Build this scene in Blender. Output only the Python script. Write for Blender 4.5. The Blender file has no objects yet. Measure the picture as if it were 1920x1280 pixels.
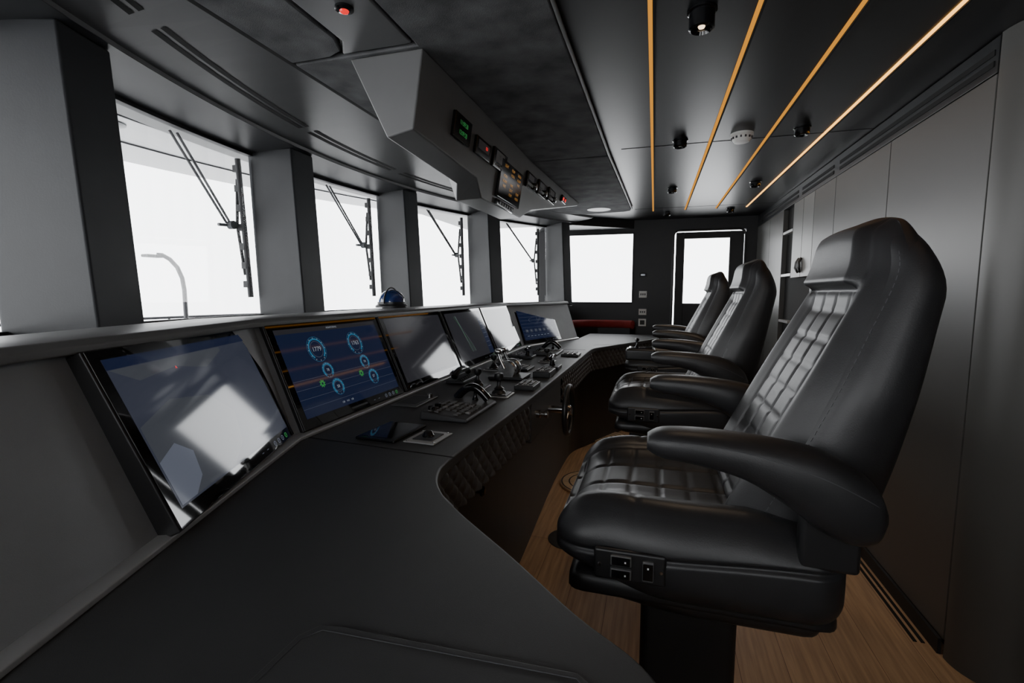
import bpy, math, random
from mathutils import Vector, Matrix
random.seed(4)
C=bpy.context.scene.collection
pi=math.pi
# ---------------------------------------------------------------- materials
def mat(name,col,rough=.5,metal=0,spec=.5,emit=None,es=0,bump=0,bscale=200,var=0,vscale=8,coat=0):
    m=bpy.data.materials.new(name); m.use_nodes=True
    nt=m.node_tree; b=nt.nodes['Principled BSDF']
    c=(col[0],col[1],col[2],1) if not isinstance(col,(int,float)) else (col,col,col,1)
    b.inputs['Base Color'].default_value=c
    b.inputs['Roughness'].default_value=rough
    b.inputs['Metallic'].default_value=metal
    b.inputs['Specular IOR Level'].default_value=spec
    b.inputs['Coat Weight'].default_value=coat
    if emit:
        b.inputs['Emission Color'].default_value=(*emit,1); b.inputs['Emission Strength'].default_value=es
    if bump or var:
        tc=nt.nodes.new('ShaderNodeTexCoord')
    if bump:
        n=nt.nodes.new('ShaderNodeTexNoise'); n.inputs['Scale'].default_value=bscale; n.inputs['Detail'].default_value=4
        nt.links.new(tc.outputs['Object'],n.inputs['Vector'])
        bp=nt.nodes.new('ShaderNodeBump'); bp.inputs['Strength'].default_value=bump; bp.inputs['Distance'].default_value=.002
        nt.links.new(n.outputs['Fac'],bp.inputs['Height']); nt.links.new(bp.outputs['Normal'],b.inputs['Normal'])
    if var:
        n=nt.nodes.new('ShaderNodeTexNoise'); n.inputs['Scale'].default_value=vscale; n.inputs['Detail'].default_value=6
        nt.links.new(tc.outputs['Object'],n.inputs['Vector'])
        r=nt.nodes.new('ShaderNodeValToRGB')
        r.color_ramp.elements[0].position=.3; r.color_ramp.elements[1].position=.72
        r.color_ramp.elements[0].color=tuple(x*(1-var) for x in c[:3])+(1,)
        r.color_ramp.elements[1].color=tuple(min(1,x*(1+var)) for x in c[:3])+(1,)
        nt.links.new(n.outputs['Fac'],r.inputs['Fac']); nt.links.new(r.outputs['Color'],b.inputs['Base Color'])
    return m
M={}
M['pillar']=mat('painted_pillar',(.036,.0385,.043),.5,var=.08,bump=.1)
M['header']=mat('header_paint',(.032,.033,.036),.45,var=.08)
M['border']=mat('ceiling_border_paint',(.090,.091,.093),.42,var=.06)
M['ceil']=mat('ceiling_black_panel',(.012,.0125,.014),.36,spec=.4,var=.08)
M['suede']=mat('suede_panel',(.115,.116,.12),.95,spec=.15,bump=.8,bscale=400,var=.40,vscale=9)
M['wall']=mat('wall_grey_panel',(.080,.078,.074),.40,var=.04,vscale=3)
M['white']=mat('cabinet_light',(.15,.15,.145),.4,var=.03)
M['black']=mat('matte_black',(.012,.012,.013),.5,var=.1)
M['slot']=mat('slot_dark',(.003,.003,.003),.9,var=.1)
M['backw']=mat('back_wall_black',(.014,.014,.016),.45,var=.1)
M['desk']=mat('desk_leatherette',(.046,.0465,.048),.50,bump=.2,bscale=900,var=.06)
M['cab']=mat('console_base_black',(.034,.032,.031),.45,var=.06)
M['panel']=mat('console_panel_grey',(.25,.255,.265),.45,bump=.1,bscale=600,var=.06)
M['cowl']=mat('console_cowl_grey',(.15,.15,.15),.42,var=.05)
M['trim']=mat('trim_metal',(.42,.42,.42),.35,metal=.4,var=.05)
M['leather']=mat('black_leather',(.017,.017,.0185),.42,spec=.5,bump=.14,bscale=500,var=.15,vscale=20)
M['leather2']=mat('black_leather_quilt',(.060,.058,.058),.42,spec=.7,bump=.2,bscale=900,var=.15,vscale=20)
M['thread']=mat('stitch_thread',(.055,.055,.06),.6,var=.1)
M['plastic']=mat('black_plastic',(.014,.014,.015),.38,var=.1)
M['gloss']=mat('gloss_black',(.006,.006,.007),.10,var=.05)
M['glass']=mat('screen_glass',(.004,.004,.005),.03,spec=.6,coat=.3,var=.02)
M['metal']=mat('chrome_metal',(.55,.55,.55),.22,metal=1,var=.05)
M['grey']=mat('instrument_grey',(.10,.10,.10),.4,var=.05)
M['podg']=mat('overhead_pod_grey',(.14,.14,.141),.45,var=.05)
M['key']=mat('key_grey',(.035,.035,.037),.45,var=.05)
M['keyl']=mat('key_light',(.22,.22,.22),.45,var=.05)
M['plate']=mat('switch_white',(.85,.84,.80),.4,var=.03)
M['out']=mat('outside_white_paint',(.11,.113,.121),.35,var=.05)
M['outg']=mat('outside_grey_line',(.06,.064,.07),.4,var=.05)
M['rubber']=mat('wiper_rubber',(.01,.01,.012),.6,var=.1)
M['arm']=mat('wiper_arm_grey',(.045,.045,.05),.5,var=.1)
M['red']=mat('red_fabric',(.30,.018,.014),.8,bump=.3,var=.15)
M['blueglass']=mat('compass_blue_glass',(.012,.035,.15),.05,coat=.8,var=.1)
def em(name,col,s): return mat(name,tuple(c*.02 for c in col),.06,emit=col,es=s,var=.01)
M['e_cyan']=em('ui_cyan',(.10,.50,.9),.24)
M['e_blue']=em('ui_blue_bg',(.008,.012,.032),1.0)
M['e_blue2']=em('ui_blue_band',(.030,.034,.050),1.0)
M['e_blue3']=em('ui_pale_sea',(.044,.048,.058),1.0)
M['e_white']=em('ui_white',(.8,.88,1),.30)
M['e_green']=em('ui_green',(.15,1,.25),.18)
M['e_orange']=em('ui_orange',(1,.5,.12),.36)
M['e_red']=em('ui_red',(1,.02,.02),1.2)
M['e_grey']=em('ui_dark_grey',(.02,.02,.024),1)
M['e_line']=em('ui_grey_line',(.09,.10,.13),1)
M['strip_dim']=mat('light_strip_dim',(.02,.008,.002),1,spec=0,emit=(1,.40,.045),es=.80,var=.05)
M['strip']=mat('light_strip_warm',(.02,.01,.003),1,spec=0,emit=(1,.46,.09),es=3.4,var=.05)
M['lamp']=mat('lamp_warm',(.8,.7,.6),.4,emit=(1,.72,.45),es=3,var=.01)
M['lampo']=mat('lamp_outside',(.9,.8,.7),.4,emit=(1,.8,.6),es=9,var=.01)
# wood floor
def wood(name,c1,c2,sx,sy,rot=0):
    m=bpy.data.materials.new(name); m.use_nodes=True; nt=m.node_tree; b=nt.nodes['Principled BSDF']
    tc=nt.nodes.new('ShaderNodeTexCoord'); mp=nt.nodes.new('ShaderNodeMapping'); mp.inputs['Rotation'].default_value=(0,0,rot)
    nt.links.new(tc.outputs['Object'],mp.inputs['Vector'])
    br=nt.nodes.new('ShaderNodeTexBrick'); br.inputs['Scale'].default_value=1; br.inputs['Brick Width'].default_value=sx; br.inputs['Row Height'].default_value=sy
    br.inputs['Mortar Size'].default_value=.0012; br.inputs['Color1'].default_value=(*c1,1); br.inputs['Color2'].default_value=(*c2,1); br.inputs['Mortar'].default_value=(c1[0]*.35,c1[1]*.3,c1[2]*.3,1)
    nt.links.new(mp.outputs[0],br.inputs['Vector'])
    mp2=nt.nodes.new('ShaderNodeMapping'); mp2.inputs['Scale'].default_value=(1.2,22,1); nt.links.new(mp.outputs[0],mp2.inputs['Vector'])
    n=nt.nodes.new('ShaderNodeTexNoise'); n.inputs['Scale'].default_value=3; n.inputs['Detail'].default_value=8; nt.links.new(mp2.outputs[0],n.inputs['Vector'])
    r=nt.nodes.new('ShaderNodeValToRGB'); r.color_ramp.elements[0].color=(.7,.68,.66,1); r.color_ramp.elements[1].color=(1.15,1.13,1.1,1)
    r.color_ramp.elements[0].position=.3; r.color_ramp.elements[1].position=.7
    nt.links.new(n.outputs['Fac'],r.inputs['Fac'])
    mx=nt.nodes.new('ShaderNodeMix'); mx.data_type='RGBA'; mx.blend_type='MULTIPLY'; mx.inputs[0].default_value=1
    nt.links.new(br.outputs['Color'],mx.inputs[6]); nt.links.new(r.outputs['Color'],mx.inputs[7])
    nt.links.new(mx.outputs[2],b.inputs['Base Color']); b.inputs['Roughness'].default_value=.45
    return m
M['wood']=wood('teak_floor',(.56,.365,.215),(.50,.325,.19),1.6,.16,pi/2)
M['woodp']=wood('footrest_wood',(.70,.53,.35),(.66,.50,.33),3,.5,0)
# window glass
g=bpy.data.materials.new('window_glass'); g.use_nodes=True; nt=g.node_tree; nt.nodes.clear()
o=nt.nodes.new('ShaderNodeOutputMaterial'); tr=nt.nodes.new('ShaderNodeBsdfTransparent'); gl=nt.nodes.new('ShaderNodeBsdfGlossy'); gl.inputs['Roughness'].default_value=.02
fr=nt.nodes.new('ShaderNodeFresnel'); fr.inputs['IOR'].default_value=1.25; mx=nt.nodes.new('ShaderNodeMixShader')
nt.links.new(fr.outputs[0],mx.inputs[0]); nt.links.new(tr.outputs[0],mx.inputs[1]); nt.links.new(gl.outputs[0],mx.inputs[2]); nt.links.new(mx.outputs[0],o.inputs[0])
M['wglass']=g
# ---------------------------------------------------------------- helpers
def grp(name,loc=(0,0,0)):
    e=bpy.data.objects.new(name,None); e.empty_display_size=.05; C.objects.link(e); e.location=loc; return e
def mk(name,verts,faces,m,parent=None,smooth=False,mats=None):
    me=bpy.data.meshes.new(name); me.from_pydata([tuple(v) for v in verts],[],faces); me.update()
    ob=bpy.data.objects.new(name,me); C.objects.link(ob)
    me.materials.append(M[m] if isinstance(m,str) else m)
    if smooth:
        for p in me.polygons: p.use_smooth=True
    if parent: ob.parent=parent
    return ob
def bev(ob,w,seg=3):
    if w>0:
        b=ob.modifiers.new('bevel','BEVEL'); b.width=w; b.segments=seg; b.limit_method='ANGLE'; b.angle_limit=.6
        for p in ob.data.polygons: p.use_smooth=True
        wn=ob.modifiers.new('wn','WEIGHTED_NORMAL'); wn.keep_sharp=True
    return ob
def box(name,c,s,m,parent=None,b=0,rot=None,seg=3):
    x,y,z=s[0]/2,s[1]/2,s[2]/2
    v=[Vector((i*x,j*y,k*z)) for i in(-1,1) for j in(-1,1) for k in(-1,1)]
    if rot is not None: v=[rot@a for a in v]
    v=[a+Vector(c) for a in v]
    f=[(0,1,3,2),(4,6,7,5),(0,4,5,1),(2,3,7,6),(0,2,6,4),(1,5,7,3)]
    return bev(mk(name,v,f,m,parent),b,seg)
def prism(name,pts,z0,z1,m,parent=None,b=0,seg=3):
    n=len(pts)
    a=sum(pts[i][0]*pts[(i+1)%n][1]-pts[(i+1)%n][0]*pts[i][1] for i in range(n))
    if a<0: pts=pts[::-1]
    v=[(p[0],p[1],z0) for p in pts]+[(p[0],p[1],z1) for p in pts]
    f=[tuple(range(n))[::-1],tuple(range(n,2*n))]+[(i,(i+1)%n,n+(i+1)%n,n+i) for i in range(n)]
    return bev(mk(name,v,f,m,parent),b,seg)
def lathe(name,prof,m,parent=None,loc=(0,0,0),axis=(0,0,1),n=32):
    q=Vector((0,0,1)).rotation_difference(Vector(axis)).to_matrix()
    v=[];f=[]
    for r,h in prof:
        for i in range(n):
            a=2*pi*i/n; v.append(q@Vector((r*math.cos(a),r*math.sin(a),h))+Vector(loc))
    for j in range(len(prof)-1):
        for i in range(n):
            f.append((j*n+i,j*n+(i+1)%n,(j+1)*n+(i+1)%n,(j+1)*n+i))
    f.append(tuple(range(n))[::-1]); f.append(tuple((len(prof)-1)*n+i for i in range(n)))
    ob=mk(name,v,f,m,parent,smooth=True)
    es=ob.modifiers.new('es','EDGE_SPLIT'); es.split_angle=.7
    return ob
def cyl(name,p0,p1,r,m,parent=None,n=20,r2=None):
    p0=Vector(p0);p1=Vector(p1);L=(p1-p0).length
    return lathe(name,[(r,0),(r if r2 is None else r2,L)],m,parent,p0,(p1-p0),n)
def tube(name,pts,r,m,parent=None,cyclic=False):
    cu=bpy.data.curves.new(name,'CURVE'); cu.dimensions='3D'; cu.bevel_depth=r; cu.bevel_resolution=3; cu.use_fill_caps=True
    s=cu.splines.new('POLY'); s.points.add(len(pts)-1); s.use_cyclic_u=cyclic
    for i,p in enumerate(pts): s.points[i].co=(*p,1)
    ob=bpy.data.objects.new(name,cu); C.objects.link(ob); cu.materials.append(M[m])
    if parent: ob.parent=parent
    return ob
def ring(name,c,r,w,m,parent,u=Vector((1,0,0)),v=Vector((0,1,0)),a0=0,a1=2*pi,n=40):
    c=Vector(c);V=[];F=[]
    for i in range(n+1):
        a=a0+(a1-a0)*i/n; d=u*math.cos(a)+v*math.sin(a)
        V+= [c+d*(r-w/2),c+d*(r+w/2)]
    for i in range(n): F.append((2*i,2*i+1,2*i+3,2*i+2))
    return mk(name,V,F,m,parent)
def text(name,s,c,size,m,parent,rot=None,align='CENTER'):
    cu=bpy.data.curves.new(name,'FONT'); cu.body=s; cu.size=size; cu.align_x=align; cu.align_y='CENTER'; cu.materials.append(M[m])
    ob=bpy.data.objects.new(name,cu); C.objects.link(ob); ob.parent=parent
    mt=Matrix.Translation(Vector(c))
    if rot is not None: mt=mt@rot.to_4x4()
    ob.matrix_local=mt
    return ob
def roundbox(name,h,r,n,fn,m,parent=None):
    h=Vector(h); idx={};V=[];F=[]
    def samp(i):
        t=-1+2*i/n; return .6*t+.4*math.sin(pi/2*t)
    def vid(q):
        k=(round(q[0],5),round(q[1],5),round(q[2],5))
        if k not in idx:
            p=Vector([q[i]*h[i] for i in range(3)])
            inn=Vector([max(-(h[i]-r),min(h[i]-r,p[i])) for i in range(3)])
            d=p-inn
            if d.length>0: p=inn+d.normalized()*r
            idx[k]=len(V); V.append(fn(p) if fn else p)
        return idx[k]
    for ax in range(3):
        for sg in(-1,1):
            a,b=(ax+1)%3,(ax+2)%3
            for i in range(n):
                for j in range(n):
                    qs=[]
                    for di,dj in((0,0),(1,0),(1,1),(0,1)):
                        q=[0,0,0]; q[ax]=sg; q[a]=samp(i+di); q[b]=samp(j+dj); qs.append(vid(q))
                    F.append(tuple(qs if sg>0 else qs[::-1]))
    return mk(name,V,F,m,parent,smooth=True)
def catmull(P,k=8):
    out=[]
    n=len(P)
    for i in range(n-1):
        p0=Vector(P[max(i-1,0)]);p1=Vector(P[i]);p2=Vector(P[i+1]);p3=Vector(P[min(i+2,n-1)])
        for j in range(k):
            t=j/k
            out.append(.5*((2*p1)+(-p0+p2)*t+(2*p0-5*p1+4*p2-p3)*t*t+(-p0+3*p1-3*p2+p3)*t**3))
    out.append(Vector(P[-1])); return out
def sm(a,b,x):
    t=max(0,min(1,(x-a)/(b-a))); return t*t*(3-2*t)
import bmesh
def fixn(ob):
    bm=bmesh.new(); bm.from_mesh(ob.data); bmesh.ops.recalc_face_normals(bm,faces=bm.faces); bm.to_mesh(ob.data); bm.free()
# ---------------------------------------------------------------- room
YC=2.4
def arc(y,off):
    x=-1.8+.12*(y-YC)**2; d=.24*(y-YC); L=math.sqrt(1+d*d)
    return Vector((x-off/L,y+off*d/L))
def arcstrip(name,y0,y1,prof,m,parent=None,n=40,smooth=False):
    V=[];F=[];k=len(prof)
    for i in range(n+1):
        y=y0+(y1-y0)*i/n
        for o,z in prof:
            p=arc(y,o); V.append((p.x,p.y,z))
    for i in range(n):
        for j in range(k):
            a=i*k+j;b=i*k+(j+1)%k
            F.append((a,b,b+k,a+k))
    F.append(tuple(range(k))[::-1]); F.append(tuple(n*k+j for j in range(k)))
    return mk(name,V,F,m,parent,smooth)
YB=5.7; YN=-.9; XW=1.03; ZC=2.12
box('floor',(.2,2.4,-.05),(4.9,6.8,.1),'wood')
box('ceiling',(.15,2.4,ZC+.06),(5.0,7.0,.12),'ceil')
arcstrip('wall_front',-.40,5.22,[(.24,0),(.34,0),(.34,1.17),(.0,1.17),(0,1.12),(.24,1.12)],'header')
arcstrip('trim_1',-.40,5.25,[(.0,2.052),(.27,2.035),(.42,2.035),(.42,2.2),(0,2.12)],'header')
# pillars (slightly raked)
for i,y in enumerate([0.02,1.10,2.245,3.275,4.25,5.16]):
    w=.088 if i<3 else (.075 if i<5 else .05)
    def ringp(o,dy): return [arc(y-w+dy,o),arc(y+w+dy,o),arc(y+w+dy,.285+o*.3),arc(y-w+dy,.285+o*.3)]
    lo=ringp(0,0); hi=ringp(.03,-.02)
    V=[(p.x,p.y,1.171) for p in lo]+[(p.x,p.y,2.05) for p in hi]
    ob=mk('window_pillar',V,[(3,2,1,0),(4,5,6,7),(0,1,5,4),(1,2,6,5),(2,3,7,6),(3,0,4,7)],'pillar'); fixn(ob); bev(ob,.008)
pil=[-.35,0.02,1.10,2.245,3.275,4.25,5.16]
for i in range(6):
    g_=grp('window_%d'%(i+1))
    y0,y1=pil[i]+.07,pil[i+1]-.07
    arcstrip('glass',y0,y1,[(.270,1.175),(.276,1.175),(.276,2.033),(.270,2.033)],'wglass',g_,n=10)
    arcstrip('frame_bottom',y0,y1,[(.262,1.1715),(.295,1.1715),(.295,1.188),(.262,1.188)],'rubber',g_,n=10)
    arcstrip('frame_top',y0,y1,[(.262,2.020),(.295,2.020),(.295,2.0345),(.262,2.0345)],'rubber',g_,n=10)
def endwall(side,y,t):
    e=grp('wall_'+side)
    def bx(x0,x1,z0,z1,n,m='backw'): return box(n,((x0+x1)/2,y+t/2,(z0+z1)/2),(x1-x0,abs(t),z1-z0),m,e)
    bx(-1.35,-1.12,0,2.12,'panel_a'); bx(-1.12,-.23,0,1.18,'panel_b'); bx(-1.12,-.23,1.995,2.12,'panel_c')
    bx(-.23,.20,0,2.12,'panel_d'); bx(.20,.92,1.985,2.12,'panel_e'); bx(.92,XW+.06,0,2.12,'panel_f')
    s=-1 if t>0 else 1
    wd=grp('window_%d'%(7 if t>0 else 8))
    for (cx,cz,sx,sz,n) in [(-.675,1.19,.89,.02,'frame_bottom'),(-.675,1.985,.89,.02,'frame_top'),(-1.11,1.5875,.02,.775,'frame_left'),(-.24,1.5875,.02,.775,'frame_right')]:
        box(n,(cx,y+.02*-s,cz),(sx,.03,sz),'rubber',wd)
    box('glass',(-.675,y-.03*s,1.5875),(.85,.006,.775),'wglass',wd)
    d=grp('door_%d'%(1 if t>0 else 2))
    yy=y-.02*s
    box('leaf_left',(.26,yy,.99),(.09,.04,1.96),'black',d,.004)
    box('leaf_right',(.835,yy,.99),(.14,.04,1.96),'black',d,.004)
    box('leaf_bottom',(.535,yy,.6),(.46,.04,1.18),'black',d,.004)
    box('leaf_top',(.535,yy,1.935),(.46,.04,.07),'black',d,.004)
    box('glass',(.535,yy,1.545),(.455,.006,.71),'wglass',d)
    tube('door_frame',[(.185,y+.012*s,0.01),(.185,y+.012*s,1.93),(.2,y+.012*s,1.97),(.235,y+.012*s,1.99),(.86,y+.012*s,1.99),(.90,y+.012*s,1.97),(.915,y+.012*s,1.93),(.915,y+.012*s,.01)],.011,'key',d)
    box('handle',(.80,y+.03*s,1.05),(.02,.03,.14),'metal',d,.005)
endwall('back',YB,.08); endwall('near',YN,-.08)
prism('trim_2',[(-1.08,5.30),(-1.14,5.28),(-1.42,5.72),(-1.36,5.74)],0,1.17,'backw')
prism('trim_3',[(-.86,5.22),(-1.2,5.26),(-1.40,5.78),(-.24,5.78),(-.24,5.70)],2.03,2.119,'header')
for i,(z,h) in enumerate([(1.29,.075),(1.09,.07),(.97,.085)]):
    s=grp('light_switch')
    box('plate',(-.125,YB-.005,z),(.085,.010,h),'plate',s,.003)
    if i<2:
        for k in(-1,0,1): box('rocker_%d'%(k+2),(-.125+k*.022,YB-.0115,z),(.014,.004,.022),'grey',s,.001)
    else: box('socket',(-.125,YB-.0115,z),(.05,.004,.05),'black',s,.002)
s=grp('thermostat'); box('plate',(-.13,YB-.005,1.51),(.085,.010,.045),'black',s,.003); box('display',(-.13,YB-.0105,1.51),(.045,.002,.018),'e_line',s)
# right wall
rw=grp('wall_right')
def rpan(y0,y1,z0,z1,n,m='wall',x=XW): return box(n,(x+.02,(y0+y1)/2,(z0+z1)/2),(.04,y1-y0-.007,z1-z0-.004),m,rw,.002)
box('core',(XW+.065,3.84,1.06),(.05,3.72,2.12),'slot',rw)
rpan(1.98,2.70,.06,2.0,'panel_1'); rpan(2.70,3.40,.06,2.0,'panel_2'); rpan(3.40,3.80,.06,2.0,'panel_3')
rpan(3.80,4.05,1.42,2.0,'cabinet_upper_a','white'); rpan(4.05,4.31,1.42,2.0,'cabinet_upper_b','white'); rpan(3.80,4.31,.06,1.02,'cabinet_lower','wall')
rpan(4.62,5.12,.06,2.0,'panel_4'); rpan(5.12,5.70,.06,2.0,'panel_5')
box('niche_back',(XW+.038,4.05,1.22),(.008,.50,.40),'slot',rw)
for z in(.6,1.07,1.45,1.8): box('shelf_%d'%int(z*100),(XW+.02,4.465,z),(.04,.29,.02),'trim',rw)
rpan(1.98,5.70,2.0,2.119,'frieze','ceil')
for (a,b_) in [(2.0,3.35),(3.45,4.1),(4.2,5.5)]:
    for z in(2.035,2.07): box('vent_%d_%d'%(a*10,z*100),(XW-.001,(a+b_)/2,z),(.004,b_-a,.018),'slot',rw)
hn=grp('cabinet_pull')
for k in(-1,1):
    y0=4.05
    tube('leather_loop_%d'%(k+2),[(XW-.004,y0+k*.03,1.56),(XW-.02,y0+k*.035,1.53),(XW-.022,y0+k*.05,1.49),(XW-.01,y0+k*.03,1.46),(XW-.02,y0+k*.015,1.49),(XW-.02,y0+k*.02,1.53),(XW-.004,y0+k*.028,1.56)],.009,'leather',hn)
R=.14; pts=[]
for i in range(13):
    a=pi+ (pi/2)*i/12
    pts.append((XW+R+R*math.cos(a),1.97+R*math.sin(a)-0.0))
pts=[(XW,1.975)]+pts+[(2.6,1.97-R),(2.6,1.97-R+.05),(XW+R,1.97-R+.05)]+[(XW+R+(R-.05)*math.cos(pi*1.5-(pi/2)*i/12),1.97+(R-.05)*math.sin(pi*1.5-(pi/2)*i/12)) for i in range(13)]+[(XW+.05,1.975)]
o=prism('wall_aft',pts,.0,2.119,'wall')
for p in o.data.polygons: p.use_smooth=abs(p.normal.z)<.5
es=o.modifiers.new('es','EDGE_SPLIT'); es.split_angle=.5
box('wall_side',(2.62,.5,1.06),(.06,2.9,2.12),'wall')
box('trim_4',(1.87,YN-.04,1.06),(1.5,.08,2.12),'backw')
bb=grp('baseboard_right')
box('board',(XW-.006,3.84,.031),(.012,3.70,.058),'black',bb)
for k,x in enumerate((XW-.03,XW-.055)): box('groove_%d'%k,(x,3.84,.0015),(.012,3.6,.003),'slot',bb)
# ---------------------------------------------------------------- ceiling details
def inner(y): 
    return max(-1.25,arc(y,0).x+.17)
n=60;V=[];F=[]
for i in range(n+1):
    y=-.85+(5.25+.85)*i/n
    a=arc(y,-.0).x
    V+=[(a,y,2.053),(a+.004,y,2.066),(inner(y),y,2.098),(inner(y)+.012,y,2.118)]
for i in range(n):
    for j in range(3): F.append((i*4+j,i*4+4+j,i*4+5+j,i*4+1+j))
mk('trim_5',V,F,'border')
vs=grp('ceiling_vent_slot')
def slot(y0,y1,off,k):
    V=[];F=[];n=12
    for i in range(n+1):
        y=y0+(y1-y0)*i/n; a=arc(y,0).x; w=inner(y)-a
        for o in(off,off+.022):
            t=o/w; V.append((a+o,y,2.066+.032*t-.0015))
    for i in range(n): F.append((2*i,2*i+1,2*i+3,2*i+2))
    mk('slot_%d'%k,V,F,'slot',vs)
k=0
for (a,b_) in [(.2,1.07),(1.15,1.97),(2.03,2.78),(2.87,3.62),(3.72,4.3)]:
    for off in(.15,.187): slot(a,b_,off,k);k+=1
sp=grp('suede_ceiling_panel')
def pin(y,e=.015): return inner(y)+e
def cpoly(name,pts,m,z0=2.098,z1=2.1195,b=.006): return prism(name,pts,z0,z1,m,sp,b)
ys=[1.49+(2.93-1.49)*i/8 for i in range(9)]
cpoly('panel_1',[(pin(y),y) for y in ys]+[(-.285,2.93),(-.29,2.2),(-.30,1.49),(-.30,-.8),(-.76,-.8),(-.76,1.49)],'suede')
ys=[2.945+(4.95-2.945)*i/14 for i in range(15)]
cpoly('panel_2',[(pin(y),y) for y in ys]+[(-.55,4.98),(-.32,4.93),(-.25,4.88),(-.235,4.80),(-.25,4.2),(-.285,2.945)],'suede')
ys=[.6+(1.475-.6)*i/8 for i in range(9)]
cpoly('panel_3',[(pin(y),y) for y in ys]+[(-1.08,1.475),(-1.02,1.45),(-.99,1.38),(-.99,.6)],'suede')
cpoly('band',[(-.98,.3),(-.98,1.40),(-1.03,1.475),(-.77,1.475),(-.77,.3)],'border',2.10,2.1195)
tube('edge_trim',[(-.292,-.8,2.105),(-.292,1.49,2.105),(-.277,2.93,2.105),(-.243,4.2,2.105),(-.228,4.80,2.105),(-.243,4.89,2.105),(-.32,4.945,2.105)],.007,'podg',sp)
led=grp('alarm_light'); lathe('bezel',[(.026,0),(.026,-.006),(.02,-.009)],'gloss',led,(-.86,1.245,2.10)); lathe('lens',[(.013,-.009),(.011,-.013)],'e_red',led,(-.86,1.245,2.10))
spk=grp('ceiling_speaker'); lathe('grille',[(.11,0),(.11,-.004),(.10,-.006),(.0,-.006)],'grey',spk,(-.53,4.72,2.098))
for i,x in enumerate([-.035,.265,.545,.815]):
    e=grp('ceiling_light_strip')
    box('channel',(x,2.1,2.1185),(.013 if i<3 else .012,6.0,.003),'strip' if i==3 else 'strip_dim',e)
    box('lip',(x+.011,2.1,2.117),(.006,6.0,.007),'slot',e)
cs=grp('ceiling_panel_seam')
for k,y in enumerate([2.9,4.95]): box('seam_%d'%k,(.42,y,2.1195),(1.25,.004,.002),'slot',cs)
for (x,y,r) in [(.11,1.58,.036),(.11,2.82,.034),(.68,2.78,.034),(.11,4.04,.034),(.69,3.99,.034),(.10,5.2,.034),(.68,5.14,.034)]:
    e=grp('ceiling_spotlight'); h=.052 if y<2 else .036
    lathe('body',[(r+.006,0),(r+.006,-.006),(r,-.008),(r,-h),(r-.006,-h-.004),(r-.010,-h+.008)],'gloss',e,(x,y,2.12))
    lathe('bulb',[(.010,0),(.008,-.004)],'lamp' if y<2 else 'grey',e,(x,y,2.12-h+.006))
sd=grp('smoke_detector'); lathe('base',[(.055,0),(.055,-.012),(.048,-.016),(.046,-.030),(.036,-.044),(.0,-.046)],'plate',sd,(.41,2.80,2.12))
for k in range(14):
    a=2*pi*k/14; box('slit_%d'%k,(.41+.048*math.cos(a),2.80+.048*math.sin(a),2.096),(.006,.008,.010),'key',sd,0,Matrix.Rotation(a,3,'Z'))
# ---------------------------------------------------------------- overhead instrument pod
pod=grp('overhead_instrument_pod')
S=[(1.50,-1.02,-.745,-.785,-.885,1.845,1.825),(2.10,-1.05,-.74,-.785,-.885,1.82,1.80),(2.20,-1.05,-.74,-.80,-.93,1.75,1.745),(2.85,-1.04,-.735,-.79,-.92,1.755,1.75),(3.05,-1.03,-.73,-.77,-.88,1.83,1.82),(3.7,-.98,-.70,-.73,-.84,1.95,1.94),(4.35,-.88,-.66,-.68,-.80,2.075,2.07)]
ZT=2.096
V=[];F=[]
for (y,tl,tr_,br,bl,zr,zl) in S:
    V+=[(tl,y,ZT),(tr_,y,ZT),(br,y,zr),(bl,y,zl)]
for i in range(len(S)-1):
    for j in range(4):
        a=i*4+j;b_=i*4+(j+1)%4; F.append((a,b_,b_+4,a+4))
F+=[(0,3,2,1),tuple((len(S)-1)*4+j for j in range(4))]
ob=mk('housing',V,F,'podg',pod); fixn(ob); bev(ob,.006)
def podinst(name,y,z,w,h,face='gloss'):
    for a,b_ in zip(S[:-1],S[1:]):
        if a[0]<=y<=b_[0]:
            t=(y-a[0])/(b_[0]-a[0]); xt=a[2]+(b_[2]-a[2])*t; xb=a[3]+(b_[3]-a[3])*t; zb=a[5]+(b_[5]-a[5])*t
            x=xb+(xt-xb)*(z-zb)/(ZT-zb); a_=math.atan2(xt-xb,ZT-zb)
    e=grp(name); e.parent=pod
    R_=Matrix(((0,math.sin(a_),math.cos(a_)),(1,0,0),(0,math.cos(a_),-math.sin(a_))))
    e.matrix_local=Matrix.Translation((x,y,z))@R_.to_4x4()
    box('bezel',(0,0,.006),(w,h,.016),'gloss',e,.004)
    return e
e=podinst('clock_display',1.86,1.955,.17,.095); text('digits','11:09:28',(0,.018,.0152),.024,'e_green',e); text('digits_2','12:09:28',(0,-.018,.0152),.024,'e_green',e)
e=podinst('alarm_display',2.10,1.945,.18,.075); box('lcd',(0,.008,.0145),(.14,.035,.002),'key',e); text('digits','0.0',(.03,.008,.0165),.02,'e_red',e)
e=podinst('speed_display',2.34,1.955,.20,.09); box('lcd',(-.01,.01,.0145),(.12,.05,.002),'keyl',e); text('digits','10.4',(-.01,.01,.0165),.03,'key',e)
for c_ in range(4): box('key_%d'%c_,(-.06+c_*.025,-.03,.015),(.014,.01,.004),'keyl',e,.001)
e=podinst('alarm_panel_display',2.56,1.885,.40,.19)
for r_ in range(6):
    for c_ in range(3):
        if (r_*3+c_)%4!=3: text('label_%d%d'%(r_,c_),['LIGHT','PUMP','HORN','ALARM','WIPE'][(r_+c_)%5],(-.12+c_*.12,.07-r_*.025,.0152),.021,'e_orange',e)
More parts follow.
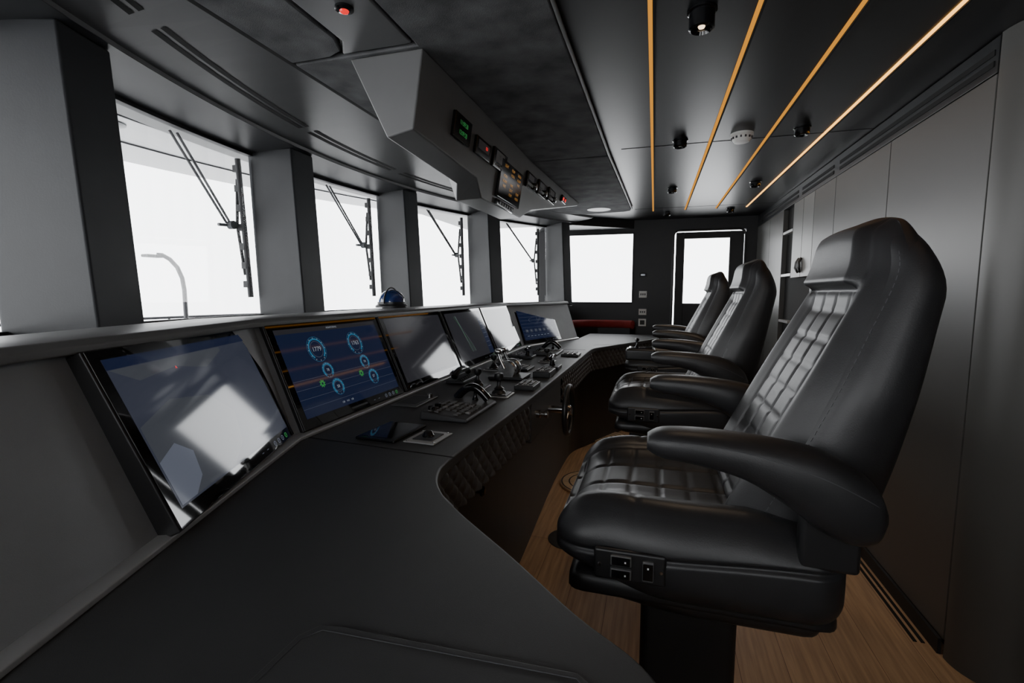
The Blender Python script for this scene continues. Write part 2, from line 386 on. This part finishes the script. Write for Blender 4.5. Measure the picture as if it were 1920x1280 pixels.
for q,(y,z) in enumerate([(2.93,1.98),(3.18,1.985),(3.44,1.99)]):
    e=podinst('radio_unit',y,z,.21,.09)
    box('lcd',(-.02,.018,.0145),(.12,.03,.002),'key',e)
    lathe('dial',[(.020,0),(.020,.018),(.015,.02)],'metal',e,(.07,-.012,.013))
    for c_ in range(5): box('key_%d'%c_,(-.08+c_*.026,-.020,.015),(.016,.014,.005),'keyl',e,.001)
e=podinst('key_switch',2.52,1.768,.30,.03)
for c_ in range(6): box('key_%d'%c_,(-.10+c_*.04,0,.015),(.022,.014,.005),'key',e,.001)
e=podinst('warning_light',3.8,2.03,.16,.05)
for c_ in(-1,1): lathe('led_%d'%(c_+2),[(.014,.013),(.010,.018)],'e_red',e,(c_*.04,0,0))
# ---------------------------------------------------------------- console
con=grp('helm_console')
E=[(.06,.12),(.062,.36),(.045,.46),(.0,.54),(-.09,.61),(-.21,.72),(-.36,.85),(-.44,.935),(-.485,1.02),(-.50,1.12),(-.495,1.35),(-.478,1.9),(-.465,2.96),(-.46,3.55),(-.445,3.78),(-.38,3.93),(-.25,4.2),(-.12,4.48),(.0,4.75),(.05,4.95),(.05,5.2)]
edge=catmull([(*p,0) for p in E],6)
edge2=[(p.x,p.y) for p in edge]
back=[(-.66,5.2),(-.69,4.6),(-1.03,3.68),(-1.03,1.14),(-.72,.25),(-.66,.12)]
prism('desk_top',edge2+back,.838,.87,'desk',con,.006,4)
def offs(pts,d):
    out=[]
    for i,p in enumerate(pts):
        a=pts[max(i-1,0)];b=pts[min(i+1,len(pts)-1)]
        t=Vector((b[0]-a[0],b[1]-a[1])).normalized(); dd=d(p[1]) if callable(d) else d
        out.append((p[0]-t.y*dd,p[1]+t.x*dd))
    return out
inn=offs(edge2,lambda y:.10+.07*sm(1.6,3.4,y))
inn=[p for p in inn if .2<p[1]<5.1]
prism('cabinet',inn+[(-.70,5.1),(-1.05,3.68),(-1.05,1.14),(-.75,.25)],.002,.838,'cab',con)
def quilt(name,y0,y1,m='leather2'):
    pts=[Vector(p) for p in offs(edge2,.022)]; L=[0]
    for a,b_ in zip(pts[:-1],pts[1:]): L.append(L[-1]+(b_-a).length)
    def at(s):
        for i in range(len(L)-1):
            if L[i]<=s<=L[i+1]:
                t=(s-L[i])/(L[i+1]-L[i]+1e-9); return pts[i].lerp(pts[i+1],t),(pts[i+1]-pts[i]).normalized()
        return pts[-1],(pts[-1]-pts[-2]).normalized()
    s=0; ss=[]
    while s<L[-1]:
        p,t=at(s)
        if y0<=p.y<=y1: ss.append(s)
        s+=.0045
    V=[];F=[];nz=34; z1,z0=.838,.69
    for s in ss:
        p,t=at(s); n_=Vector((t.y,-t.x))
        for j in range(nz+1):
            v=z0+(z1-z0)*j/nz
            a=(s/.060+(v-z0)/.060)*pi; b_=(s/.060-(v-z0)/.060)*pi
            h=.014*(abs(math.sin(a)*math.sin(b_)))**.42
            q=p+n_*h
            V.append((q.x,q.y,v))
        V.append((p.x-n_.x*.17,p.y-n_.y*.17,z0))
    k=nz+2
    for i in range(len(ss)-1):
        for j in range(k-1): F.append((i*k+j,(i+1)*k+j,(i+1)*k+j+1,i*k+j+1) if j<nz else (i*k+k-1,(i+1)*k+k-1,(i+1)*k,i*k))
    return mk(name,V,F,m,con,True)
quilt('quilted_front_1',.93,1.93); quilt('quilted_front_2',2.62,4.9)
prism('quilt_end_cap',[(-.52,.955),(-.41,.92),(-.405,.932),(-.46,.985)],.69,.838,'desk',con,.004)
box('helm_front_panel',(-.53,2.27,.75),(.09,.67,.175),'desk',con,.006)
ST=[((-.685,.25),(-.81,.21)),((-1.0,1.14),(-1.145,1.144)),((-1.0,3.68),(-1.145,3.68)),((-.69,4.55),(-.81,4.60))]
def loft(name,prof,m,ends=True,closed=True):
    V=[];F=[];k=len(prof)
    for (b0,t0) in ST:
        b0=Vector(b0);t0=Vector(t0)
        for o,z in prof:
            p=b0+(t0-b0)*(o/.145); V.append((p.x,p.y,z))
    for i in range(len(ST)-1):
        for j in range(k if closed else k-1):
            a=i*k+j;b_=i*k+(j+1)%k; F.append((a,b_,b_+k,a+k))
    if ends: F+=[tuple(range(k)),tuple((len(ST)-1)*k+j for j in range(k))[::-1]]
    ob=mk(name,V,F,m,con); fixn(ob); return ob
loft('screen_panel',[(.0,.868),(.0,.875),(.138,1.203),(.20,1.203),(.20,.868)],'panel')
bev(loft('cowl',[(.118,1.200),(.118,1.214),(.130,1.224),(.17,1.228),(.36,1.222),(.42,1.19),(.42,.90),(.40,.90),(.39,1.18),(.2,1.200)],'cowl'),.003)
bev(loft('lower_lip',[(-.020,.8705),(-.020,.880),(-.010,.886),(.006,.886),(.006,.8705)],'trim'),.002)
box('dash_shelf',(-1.47,2.41,1.10),(.12,2.6,.02),'black',con)
box('desk_seam_1',(-.74,1.155,.8703),(.49,.005,.0012),'slot',con,0,Matrix.Rotation(-.08,3,'Z'))
box('desk_seam_2',(-.74,3.66,.8703),(.49,.004,.0012),'slot',con)
prism('leather_pad',[(-.42,.15),(-.415,.46),(-.40,.485),(-.37,.49),(-.07,.50),(-.03,.47),(-.02,.42),(-.02,.15)],.870,.877,'desk',con,.003)
tube('pad_stitch',[(-.408,.2,.8775),(-.405,.455,.8775),(-.39,.476,.8775),(-.07,.490,.8775),(-.045,.46,.8775)],.0008,'thread',con)
box('desk_seam_3',(-.35,4.1,.8703),(.30,.004,.0012),'slot',con,0,Matrix.Rotation(.6,3,'Z'))
dk=grp('drawer_knob'); lathe('knob',[(.010,0),(.010,.012),(.018,.018),(.018,.026),(.012,.03)],'gloss',dk,(-.589,1.55,.60),(1,0,0))
# ---------------------------------------------------------------- screens
def screen(cx,cy,cz,udir,w,h,kind,th_=.016):
    e=grp('monitor')
    u=Vector((udir[0],udir[1],0)).normalized(); nh=Vector((u.y,-u.x,0)); tl=math.atan2(.138,.328)
    v=(-nh*math.sin(tl)+Vector((0,0,1))*math.cos(tl)); nn=u.cross(v)
    R_=Matrix((u,v,nn)).transposed()
    e.matrix_world=Matrix.Translation((cx,cy,cz))@R_.to_4x4()
    box('body',(0,0,.010-th_/2),(w,h,th_),'plastic',e,.004)
    box('glass_front',(0,0,.0112),(w-.006,h-.006,.003),'glass',e,.001)
    z=.0130; aw,ah=w-.055,h-.055
    def rect(n,x,y,sx,sy,m,dz=0):
        return mk(n,[(x-sx/2,y-sy/2,z+dz),(x+sx/2,y-sy/2,z+dz),(x+sx/2,y+sy/2,z+dz),(x-sx/2,y+sy/2,z+dz)],[(0,1,2,3)],m,e)
    def poly(n,P,m,dz): return mk(n,[(a,b_,z+dz) for a,b_ in P],[tuple(range(len(P)))],m,e)
    U=Vector((1,0,0));W=Vector((0,1,0))
    if kind=='gauge':
        rect('display',0,.006,aw,ah,'e_blue'); rect('band_top',0,ah/2-.002,aw,.016,'e_grey',.0002)
        text('title','MONITORING',(0,ah/2-.002,z+.0005),.009,'e_white',e)
        for k,(x,y,r,tx) in enumerate([(-.115,.072,.036,'1779'),(.10,.072,.036,'1763'),(-.100,-.005,.022,'78'),(.115,-.005,.022,'74'),(-.080,-.068,.024,'58'),(.135,-.068,.024,'57')]):
            ring('gauge_%d'%k,(x,y,z+.0004),r,.006,'e_cyan',e,a0=-.9,a1=pi+.9)
            ring('gauge_rim_%d'%k,(x,y,z+.0004),r*1.22,.001,'e_cyan',e)
            ring('gauge_inner_%d'%k,(x,y,z+.0004),r*.78,.001,'e_line',e)
            for q in range(12):
                a=q*2*pi/12; ring('tick_%d_%d'%(k,q),(x,y,z+.0005),r*1.10,r*.12,'e_white',e,a0=a,a1=a+.05,n=1)
            text('value_%d'%k,tx,(x,y,z+.0006),r*.62,'e_white',e)
        for k,(x,y) in enumerate([(-.150,-.045),(.068,-.045)]):
            ring('gear_%d'%k,(x,y,z+.0005),.007,.006,'e_green',e)
            for q in range(8):
                a=q*pi/4; ring('tooth_%d_%d'%(k,q),(x,y,z+.0005),.0115,.004,'e_green',e,a0=a,a1=a+.35,n=2)
        for q in range(4): rect('line_%d'%q,0,-.02-q*.03,aw,.0006,'e_line',.0002)
        text('foot','128    14.2    128',(-.06,-ah/2+.02,z+.0005),.009,'e_white',e)
    elif kind=='data':
        rect('display',0,.006,aw,ah,'e_blue'); 
        for q in range(9): rect('row_%d'%q,0,.12-q*.03,aw*.95,.001,'e_line',.0003)
        for q in range(7):
            rect('bar_%d'%q,-.2+q*.065,-.06,.04,.03,'e_blue2',.0004); text('v_%d'%q,'%d.%d'%(12+q,q),(-.2+q*.065,-.06,z+.0007),.014,'e_white',e)
            rect('line_w_%d'%q,-.2+q*.05,-.105,.03,.003,'e_white',.0005)
        ring('hull',(0,.03,z+.0005),.055,.0012,'e_line',e,U*2.3,W*.5)
        rect('deck',-.02,.03,.16,.0015,'e_line',.0005); rect('mast',.0,.055,.002,.05,'e_line',.0005)
    elif kind=='chart':
        rect('display',0,.006,aw,ah,'e_grey')
        for q in range(5):
            tube('depth_%d'%q,[(-.16+q*.008+t*.020+.012*math.sin(q+t*.9),.13-t*.045,z+.0004) for t in range(6)],.0003,['e_green','e_line','e_line'][q%3],e)
        rect('side',aw/2-.04,.006,.08,ah,'e_blue',.0003)
        for q in range(8): rect('row_%d'%q,aw/2-.04,.12-q*.03,.06,.002,'e_line',.0005)
    elif kind=='chart2':
        rect('display',0,.006,aw,ah,'e_blue2'); 
        rect('toolbar',0,ah/2-.004,aw,.020,'e_blue',.0003)
        poly('shallows_1',[(-.26,.02),(-.15,.05),(-.02,.03),(.05,-.03),(.02,-.10),(-.05,-.135),(-.26,-.135)],'e_blue3',.0002)
        poly('shallows_2',[(-.26,.13),(-.2,.10),(-.08,.11),(.03,.09),(.12,.12),(.12,.13)],'e_blue3',.0002)
        poly('land',[(-.26,-.05),(-.2,-.03),(-.16,-.06),(-.17,-.11),(-.21,-.135),(-.26,-.135)],'e_line',.0003)
        text('marker','^',(-.08,.105,z+.0006),.014,'e_red',e)
    else:
        rect('display',0,.006,aw,ah,'e_grey')
        for q in range(6): text('icon_%d'%q,'o',(.02+q*.022,-ah/2+.02,z+.0005),.014,'e_white',e)
    for q,m in enumerate(['e_line','e_line','e_line','e_green']):
        ring('soft_key_%d'%q,(w/2-.135+q*.026,-h/2+.017,z+.0004),.006,.0022,m,e,n=20)
        rect('soft_mark_%d'%q,w/2-.135+q*.026,-h/2+.017,.005,.0015,m,.0004)
    for q in range(2): rect('soft_bar_%d'%q,w/2-.215+q*.03,-h/2+.017,.010,.002,'e_line',.0004)
    return e
screen(-.958,.838,1.043,(-.390,.921),.585,.345,'chart2',.045)
for y,k in zip([1.462,2.083,2.704,3.325],['gauge','plain','chart','plain']):
    screen(-1.064,y,1.043,(0,1),.600,.345,k)
screen(-.962,4.015,1.043,(.337,.94),.585,.345,'data')
# ---------------------------------------------------------------- controls on the desk
Z0=.8705
e=grp('tablet'); R_=Matrix.Rotation(-.06,3,'Z')
box('body',(-.765,1.285,Z0+.005),(.135,.185,.009),'gloss',e,.004,R_); box('screen',(-.765,1.285,Z0+.0102),(.115,.155,.001),'glass',e,0,R_)
e=grp('trackball_panel'); box('plate',(-.635,1.27,Z0+.002),(.10,.12,.004),'trim',e,.002,R_); box('inset',(-.635,1.27,Z0+.005),(.065,.075,.003),'key',e,.001,R_)
lathe('dial',[(.018,0),(.018,.004),(.015,.007),(.014,.012),(.010,.016),(.0,.017)],'gloss',e,(-.635,1.27,Z0+.006))
for a in(-1,1):
    for b_ in(-1,1): lathe('screw_%d%d'%(a+1,b_+1),[(.004,0),(.003,.002)],'metal',e,(-.635+a*.042,1.27+b_*.05,Z0+.004),n=10)
def keypad(name,cx,cy,ang):
    e=grp(name,(cx,cy,Z0)); e.rotation_euler=(0,0,ang)
    V=[(-.09,-.15,0),(.085,-.15,0),(.085,.15,0),(-.09,.15,0),(-.088,-.148,.030),(.083,-.148,.014),(.083,.148,.014),(-.088,.148,.030)]
    bev(mk('base',V,[(3,2,1,0),(4,5,6,7),(0,1,5,4),(1,2,6,5),(2,3,7,6),(3,0,4,7)],'key',e),.006)
    for i in range(6):
        for j in range(8):
            x=-.06+i*.024;y=-.125+j*.022
            z=.030-(x+.088)/.171*.016
            if 2<=j or i in(0,1,4): box('key_%d%d'%(i,j),(x,y,z+.002),(.016,.014,.006),'keyl' if (i*j)%7==3 else 'grey',e,.0015)
    pts=[(-.065+.13*t,.105,.026+.045*math.sin(pi*t)) for t in [k/14 for k in range(15)]]
    tube('hood',pts,.016,'gloss',e)
    lathe('joystick',[(.014,0),(.010,.01),(.006,.02),(.006,.035),(.014,.045),(.012,.055),(0,.06)],'gloss',e,(.01,.11,.018))
    for k in(-1,0): lathe('knob_%d'%(k+2),[(.012,0),(.011,.014),(.0,.016)],'gloss',e,(-.06,-.12+.05*(k+1),.028),n=16)
    return e
keypad('radar_keypad',-.665,1.60,-.02); keypad('radar_keypad',-.72,3.38,.02)
e=grp('switch_plate'); box('plate',(-.905,1.70,Z0+.003),(.11,.19,.006),'grey',e,.003); box('inset',(-.905,1.70,Z0+.0065),(.085,.15,.002),'key',e,.001)
lathe('knob',[(.012,0),(.011,.016),(0,.018)],'metal',e,(-.87,1.76,Z0+.006),n=16)
def joy(cx,cy,s=1):
    e=grp('joystick_unit',(cx,cy,Z0)); e.scale=(s,s,s)
    box('plate',(0,0,.003),(.11,.11,.006),'trim',e,.003); box('top',(0,0,.008),(.09,.09,.006),'plastic',e,.003)
    lathe('boot',[(.032,.010),(.028,.018),(.018,.026),(.022,.030),(.014,.036),(.009,.042),(.008,.06),(.016,.068),(.021,.080),(.018,.094),(0,.098)],'plastic',e)
    for k in range(3): box('button_%d'%k,(-.032+k*.032,-.038,.012),(.012,.010,.005),'keyl',e,.001)
joy(-.62,1.905); joy(-.77,2.05,.9); joy(-.86,2.55,.9); joy(-.64,2.95,.9)
e=grp('radio_handset',(-.90,2.17,Z0)); box('cradle',(0,0,.008),(.09,.18,.016),'plastic',e,.005)
tube('handset',[(.0,-.09,.035),(.0,-.07,.05),(.0,-.03,.058),(.0,.03,.058),(.0,.07,.05),(.0,.09,.035)],.016,'gloss',e)
tube('cord',[(.02+.012*math.cos(t*1.6),-.08+.006*t-.0,.012+.01*math.sin(t*1.6)+.004) for t in range(28)],.0022,'plastic',e)
e=grp('engine_throttle',(-.70,2.33,Z0))
box('base',(0,0,.008),(.18,.17,.016),'plastic',e,.006)
for k in(-1,1):
    lathe('drum_%d'%(k+2),[(.042,0),(.047,.008),(.047,.026),(.040,.034),(.03,.036)],'metal',e,(0,k*.040-.017,.047),(0,1,0))
    tube('lever_%d'%(k+2),[(-.01,k*.045+(.012*k),.055),(-.035,k*.05,.10),(-.045,k*.05,.13)],.008,'metal',e)
    roundbox('grip_%d'%(k+2),(.018,.022,.013),.012,8,lambda p,k=k:p+Vector((-.048,k*.040,.138)),'metal',e)
box('bridge',(0,0,.035),(.06,.09,.05),'grey',e,.01)
for (x,y,sx,sy,h) in [(-.545,2.10,.09,.14,.02),(-.545,2.45,.09,.16,.03),(-.86,2.83,.13,.20,.012),(-.545,3.30,.12,.14,.015),(-.90,3.2,.10,.22,.01),(-.72,2.62,.12,.16,.012)]:
    e=grp('control_panel',(x,y,Z0)); box('plate',(0,0,h/2),(sx,sy,h),'plastic',e,.004)
    box('bezel',(0,0,h+.001),(sx*.85,sy*.85,.003),'grey',e,.001)
    for i in range(3):
        for j in range(4): box('button_%d%d'%(i,j),(-sx*.27+i*sx*.27,-sy*.3+j*sy*.2,h+.005),(sx*.16,sy*.12,.006),['key','keyl','key'][(i+j)%3],e,.001)
for (x,y) in [(-.55,2.68),(-.80,3.08)]:
    e=grp('follow_up_tiller',(x,y,Z0)); box('base',(0,0,.010),(.09,.12,.02),'plastic',e,.004)
    lathe('stem',[(.018,.02),(.014,.03),(.010,.05)],'gloss',e); tube('grip',[(0,-.05,.065),(0,-.02,.072),(0,.02,.072),(0,.05,.065)],.011,'gloss',e)
e=grp('magnetic_compass',(-1.335,2.27,1.226))
lathe('binnacle',[(.085,0),(.085,.010),(.074,.018),(.074,.03)],'plastic',e)
lathe('dome',[(.070*math.cos(a),.028+.066*math.sin(a)) for a in [k*pi/2/12 for k in range(12)]]+[(.0005,.094)],'blueglass',e)
tube('guard',[(0,.078*math.cos(a),.022+.082*math.sin(a)) for a in [k*pi/14 for k in range(15)]],.004,'plastic',e)
e=grp('steering_wheel',(-.385,2.28,.735))
tube('rim',[(0,.115*math.cos(a),.115*math.sin(a)) for a in [k*2*pi/40 for k in range(40)]],.013,'leather',e,True)
lathe('hub',[(.026,-.012),(.028,.0),(.02,.012)],'metal',e,(0,0,0),(1,0,0))
for k in range(3):
    a=pi/2+k*2*pi/3; tube('spoke_%d'%k,[(0,.02*math.cos(a),.02*math.sin(a)),(0,.11*math.cos(a),.11*math.sin(a))],.007,'metal',e)
cyl('shaft',(-.098,0,0),(-.01,0,0),.018,'metal',e)
e=grp('key_knob'); lathe('knob',[(.018,0),(.018,.015),(.010,.02),(.010,.035),(.016,.04),(.016,.05)],'metal',e,(-.485,2.03,.77),(1,0,0))
# ---------------------------------------------------------------- chairs
def build_chair(loc,armbox=False):
    ch=grp('helm_chair',loc)
    def cush(p):
        x,y,z=p; 
        top=sm(.02,.075,z); ay=abs(y)
        z+=top*(.020*math.exp(-((ay-.215)/.05)**2)-.012*(1-sm(.10,.19,ay)))
        if x<-.12: z-=top*.035*((-.12-x)/.135)**2
        if x>.1: z-=top*.02*(x-.1)/.16
        d=0
        if ay<.185:
            for gy in(.165,.06): d=max(d,math.exp(-((ay-gy)/.005)**2))
            if ay<.165:
                q=(x+.30)%.062; q=min(q,.062-q); d=max(d,.7*math.exp(-(q/.004)**2))
        elif abs(x+.10)<.02: d=max(d,.5*math.exp(-((x+.10)/.005)**2))
        z-=top*.0055*d
        sd_=sm(.225,.27,ay)*math.exp(-((z-.022-.012*math.sin(x*7))/.005)**2)
        bul=1+.035*math.cos(max(-1,min(1,z/.085))*pi/2)
        y=y*bul-math.copysign(.006*sd_,y)
        if x<0: y*=1-.10*sm(0,.26,-x)
        if z<0 and x<-.05: z+=.06*sm(.05,.255,-x)*(-z/.085)
        return Vector((x+.075,y,z+.80))
    roundbox('seat_cushion',(.255,.275,.085),.06,96,cush,'leather',ch)
    def shell(p):
        x,y,z=p
        if z<0: x*=.93; y*=.93
        if z<0 and x<0: z+=.02*sm(0,.2,-x)
        return Vector((x+.085,y,z+.725))
    roundbox('seat_shell',(.235,.262,.04),.03,20,shell,'plastic',ch)
    HB=.30; HW=.222
    def wid(t): return (1.0-.08*sm(.35,.0,t)-.10*sm(.45,.80,t))*(1-.32*max(0,(t-.70)/.30)**2.4)
    def place(xn,y,t,yn):
        Fx=.125+.295*t-.03*sm(.8,1,t); Rx=.348+.140*t-.05*sm(.74,1.0,t)
        z=.845+.60*t-.020*sm(.80,1.0,t)*min(1.1,yn)**2.6
        return Vector((Fx+(Rx-Fx)*(xn+1)/2,y,z))
    def backf(p):
        x,y,v=p; t=(v+HB)/(2*HB); w=wid(t); yn=abs(y)/HW
        fr=sm(.0,-.04,x)
        y*=w
        rec=(.012*(1-sm(.50,.75,yn)))*(1-sm(.70,.78,t))
        rec+=.030*sm(.72,1.0,yn)
        hd=.030*sm(.765,.80,t)*(1-sm(.96,1.0,t))*(1-sm(.62,.78,yn))
        d=0
        if t<.76 and yn<.58:
            for gy in(.52,.17): d=max(d,math.exp(-((yn-gy)/.018)**2))
            if yn<.52:
                q=(t*2*HB)%.052; q=min(q,.052-q); d=max(d,.75*math.exp(-(q/.0038)**2))
        if yn<.66: d=max(d,1.5*math.exp(-((t-.772)/.010)**2))
        if .755<t: d=max(d,1.4*math.exp(-((yn-.70)/.028)**2)*sm(.76,.80,t))
        q=place(x/.05,y,t,yn)
        q.x+=fr*(rec-hd+.0055*d)
        return q
    roundbox('backrest',(.05,HW,HB),.045,104,backf,'leather',ch)
    def bshell(p):
        x,y,v=p; t=(v+HB)/(2*HB); yn=abs(y)/HW
        return place(.32+.90*(x/.05),y*wid(t)*1.055,t*.975,yn)
    roundbox('back_shell',(.05,HW,HB),.048,40,bshell,'leather',ch)
    for s in(-1,1):
        pts=[]
        for k in range(41):
            t=.06+.84*k/40; q=place(-.50,s*HW*wid(t)*1.0,t,1.0); q.y+=s*.0012; pts.append(q)
        for k in range(0,40,1):
            a,b_=pts[k],pts[k+1]; tube('stitch_%d_%d'%(s+2,k),[a,a.lerp(b_,.6)],.0009,'thread',ch)
        spine=[(-.005,1.042,.012,.026),(.02,1.042,.024,.038),(.08,1.040,.029,.044),(.15,1.030,.036,.046),(.21,1.010,.050,.047),(.265,.985,.064,.047),(.31,.965,.062,.045),(.34,.955,.045,.038),(.355,.952,.015,.02)]
        S3=catmull([(a,b_,c) for a,b_,c,d in spine],4); W3=catmull([(d,0,0) for a,b_,c,d in spine],4)
        V=[];F=[];n=24
        for q,w in zip(S3,W3):
            for i in range(n):
                a=2*pi*i/n; ca,sa=math.cos(a),math.sin(a)
                ca=math.copysign(abs(ca)**.75,ca); sa=math.copysign(abs(sa)**.75,sa)
                V.append((q.x,s*.285+w.x*ca,q.y+max(.008,q.z)*sa))
        for j in range(len(S3)-1):
            for i in range(n): F.append((j*n+i,(j+1)*n+i,(j+1)*n+(i+1)%n,j*n+(i+1)%n))
        F+=[tuple(range(n)),tuple((len(S3)-1)*n+i for i in range(n))[::-1]]
        fixn(mk('armrest_%d'%(s+2),V,F,'leather',ch,True))
        box('arm_bracket_%d'%(s+2),(.29,s*.262,.89),(.09,.03,.10),'plastic',ch,.008)
        tube('arm_stitch_%d'%(s+2),[(q.x,s*(.285)+s*(w.x*.93),q.y+q.z*.45) for q,w in list(zip(S3,W3))[3:-5]],.001,'thread',ch)
        py=s*.279
        box('switch_plate_%d'%(s+2),(-.03,py,.800),(.130,.012,.060),'plastic',ch,.014,None,4)
        for k,(x,z,sx,sz) in enumerate([(-.045,.813,.038,.019),(-.045,.788,.038,.019),(.003,.800,.020,.038)]):
            box('rocker_%d_%d'%(s+2,k),(x,py+s*.008,z),(sx,.008,sz),'grey',ch,.002); box('rocker_cap_%d_%d'%(s+2,k),(x,py+s*.0125,z),(sx*.86,.003,sz*.8),'gloss',ch,.001)
            box('rocker_mark_%d_%d'%(s+2,k),(x+(.008 if k<2 else 0),py+s*.0145,z+(0 if k<2 else .008)),(.003,.001,.003),'plate',ch)
        for k,x in enumerate((-.084,.026)): lathe('screw_%d_%d'%(s+2,k),[(.004,0),(.003,.002)],'metal',ch,(x,py+s*.006,.80),(0,s,0),10)
    box('slide_plate',(.09,0,.672),(.36,.30,.03),'plastic',ch,.006)
    box('pedestal_column',(.09,0,.36),(.20,.20,.62),'black',ch,.02)
    box('pedestal_foot',(.09,0,.026),(.42,.40,.05),'black',ch,.015)
    if armbox:
        box('arm_control_pod',(-.06,.285,.985),(.15,.11,.06),'plastic',ch,.012); box('pod_top',(-.06,.285,1.017),(.12,.085,.006),'gloss',ch,.002)
        lathe('pod_joystick',[(.012,0),(.006,.01),(.006,.03),(.012,.036),(.010,.045),(0,.048)],'gloss',ch,(-.08,.285,1.02),n=14)
    return ch
build_chair((0,1.145,0)); build_chair((0,2.30,0),True); build_chair((0,3.50,0))
for (x,y,r) in [(-.40,2.42,.11),(-.37,3.20,.22),(-.37,4.30,.18)]:
    e=grp('round_footrest',(x,y,.001))
    if r<.15: lathe('disc',[(r,0),(r,.002),(0,.002)],'cab',e,n=48); ring('groove_rim',(0,0,.0026),r*.96,.008,'key',e); continue
    lathe('wood_top',[(r,.0),(r,.012),(r-.004,.016),(0,.016)],'woodp',e,n=48)
    for q in(.95,.72,.45,.2): ring('groove_%d'%int(q*100),(0,0,.0166),r*q,.010,'cab',e)
e=grp('red_bench'); pts=catmull([(-.95,5.25,0),(-.8,5.42,0),(-.6,5.5,0),(-.35,5.5,0),(-.22,5.45,0)],5)
tube('backrest',[(p.x,p.y,.955) for p in pts],.05,'red',e)
prism('seat_base',[(-.95,5.25),(-.6,5.44),(-.25,5.42),(-.2,5.6),(-.95,5.6)],.002,.92,'black',e)
# ---------------------------------------------------------------- exterior
roof=grp('roof_overhang')
arcstrip('soffit',-1.2,6.2,[(.45,2.20),(2.6,2.42),(2.62,2.55),(.45,2.55)],'out',roof)
for q in(1.0,1.7): arcstrip('groove_%d'%int(q*10),-1.2,6.2,[(q,2.2515-.0+.1023*(q-1.0)-.004),(q+.02,2.2536+.1023*(q-1.0)-.004),(q+.02,2.27+.1023*(q-1)),(q,2.27+.1023*(q-1))],'outg',roof)
for y in(1.0,2.15,3.3,4.4):
    p=arc(y,1.25); e=grp('soffit_lamp'); lathe('bezel',[(.10,0),(.10,-.01),(.075,-.016)],'outg',e,(p.x,p.y,2.277)); lathe('lens',[(.06,-.016),(.05,-.02)],'lampo',e,(p.x,p.y,2.277))
arcstrip('foredeck',-1.2,6.2,[(.8,.0),(4.0,.0),(4.0,.12),(.8,.12)],'out')
rl=grp('deck_railing')
tube('top_rail',[(arc(-1+7*k/30,3.2).x,arc(-1+7*k/30,3.2).y,1.05) for k in range(31)],.014,'arm',rl)
for k in range(0,31,3): p=arc(-1+7*k/30,3.2); cyl('post_%d'%k,(p.x,p.y,.12),(p.x,p.y,1.05),.012,'arm',rl,10)
lp=grp('deck_lamp',(-4.75,3.9,.12))
tube('pole',[(0,0,0),(0,0,1.22),(-.004,-.012,1.34),(-.02,-.045,1.45),(-.045,-.10,1.53),(-.07,-.16,1.57),(-.09,-.20,1.57)],.022,'arm',lp)
box('head',(-.105,-.235,1.555),(.10,.16,.03),'rubber',lp,.01)
for k,(y) in enumerate([2.245,3.275,4.25,5.16]):
    e=grp('windscreen_wiper')
    yb=y-.125
    t=arc(y-.50,.34); h=arc(yb-.03,.38)
    b0=arc(yb-.0,.32)
    tube('blade',[(b0.x,b0.y-.02,2.0),(b0.x,b0.y,1.65),(b0.x,b0.y+.02,1.28)],.014,'rubber',e)
    tube('blade_bow',[(b0.x-.02,b0.y-.01,1.9),(b0.x-.045,b0.y,1.66),(b0.x-.02,b0.y+.01,1.4)],.008,'rubber',e)
    for q in range(7):
        z=1.35+q*.1; box('clip_%d'%q,(b0.x-.012,b0.y+(1.65-z)*.05,z),(.03,.03,.035),'rubber',e)
    for s in(0,.035): tube('link_%d'%int(s*100),[(t.x,t.y+s,2.02),(h.x,h.y-.02+s*.7,1.67)],.006,'arm',e)
    lathe('hub',[(.022,0),(.022,.03)],'outg',e,(h.x,h.y,1.66),(1,0,0),14)
    tube('hub_arm',[(h.x,h.y-.07,1.655),(h.x,h.y+.02,1.66)],.008,'outg',e)
# ---------------------------------------------------------------- light + camera
w=bpy.data.worlds.new('World'); bpy.context.scene.world=w; w.use_nodes=True
bg=w.node_tree.nodes['Background']; bg.inputs[0].default_value=(.96,.98,1,1); bg.inputs[1].default_value=6.8
def lamp(name,loc,e,size,col,rot=(0,0,0),typ='SPOT'):
    l=bpy.data.lights.new(name,typ); l.energy=e; l.color=col
    if typ=='SPOT': l.spot_size=1.6; l.spot_blend=.8; l.shadow_soft_size=size
    ob=bpy.data.objects.new(name,l); ob.location=loc; ob.rotation_euler=rot; C.objects.link(ob)
for i,(x,y) in enumerate([(.11,1.58),(.11,2.82),(.68,2.78),(.11,4.04),(.69,3.99)]):
    lamp('spotlight_beam',(x,y,2.055),7,.02,(1,.78,.55))
cam=bpy.data.cameras.new('camera'); co=bpy.data.objects.new('camera',cam); C.objects.link(co)
cam.sensor_width=36; cam.lens=900/1920*36; cam.clip_start=.02
th=math.atan(90/900); ps=math.atan(267/900*math.cos(th))
co.location=(0,0,1.3); co.rotation_euler=(pi/2-th,0,ps)
bpy.context.scene.camera=co
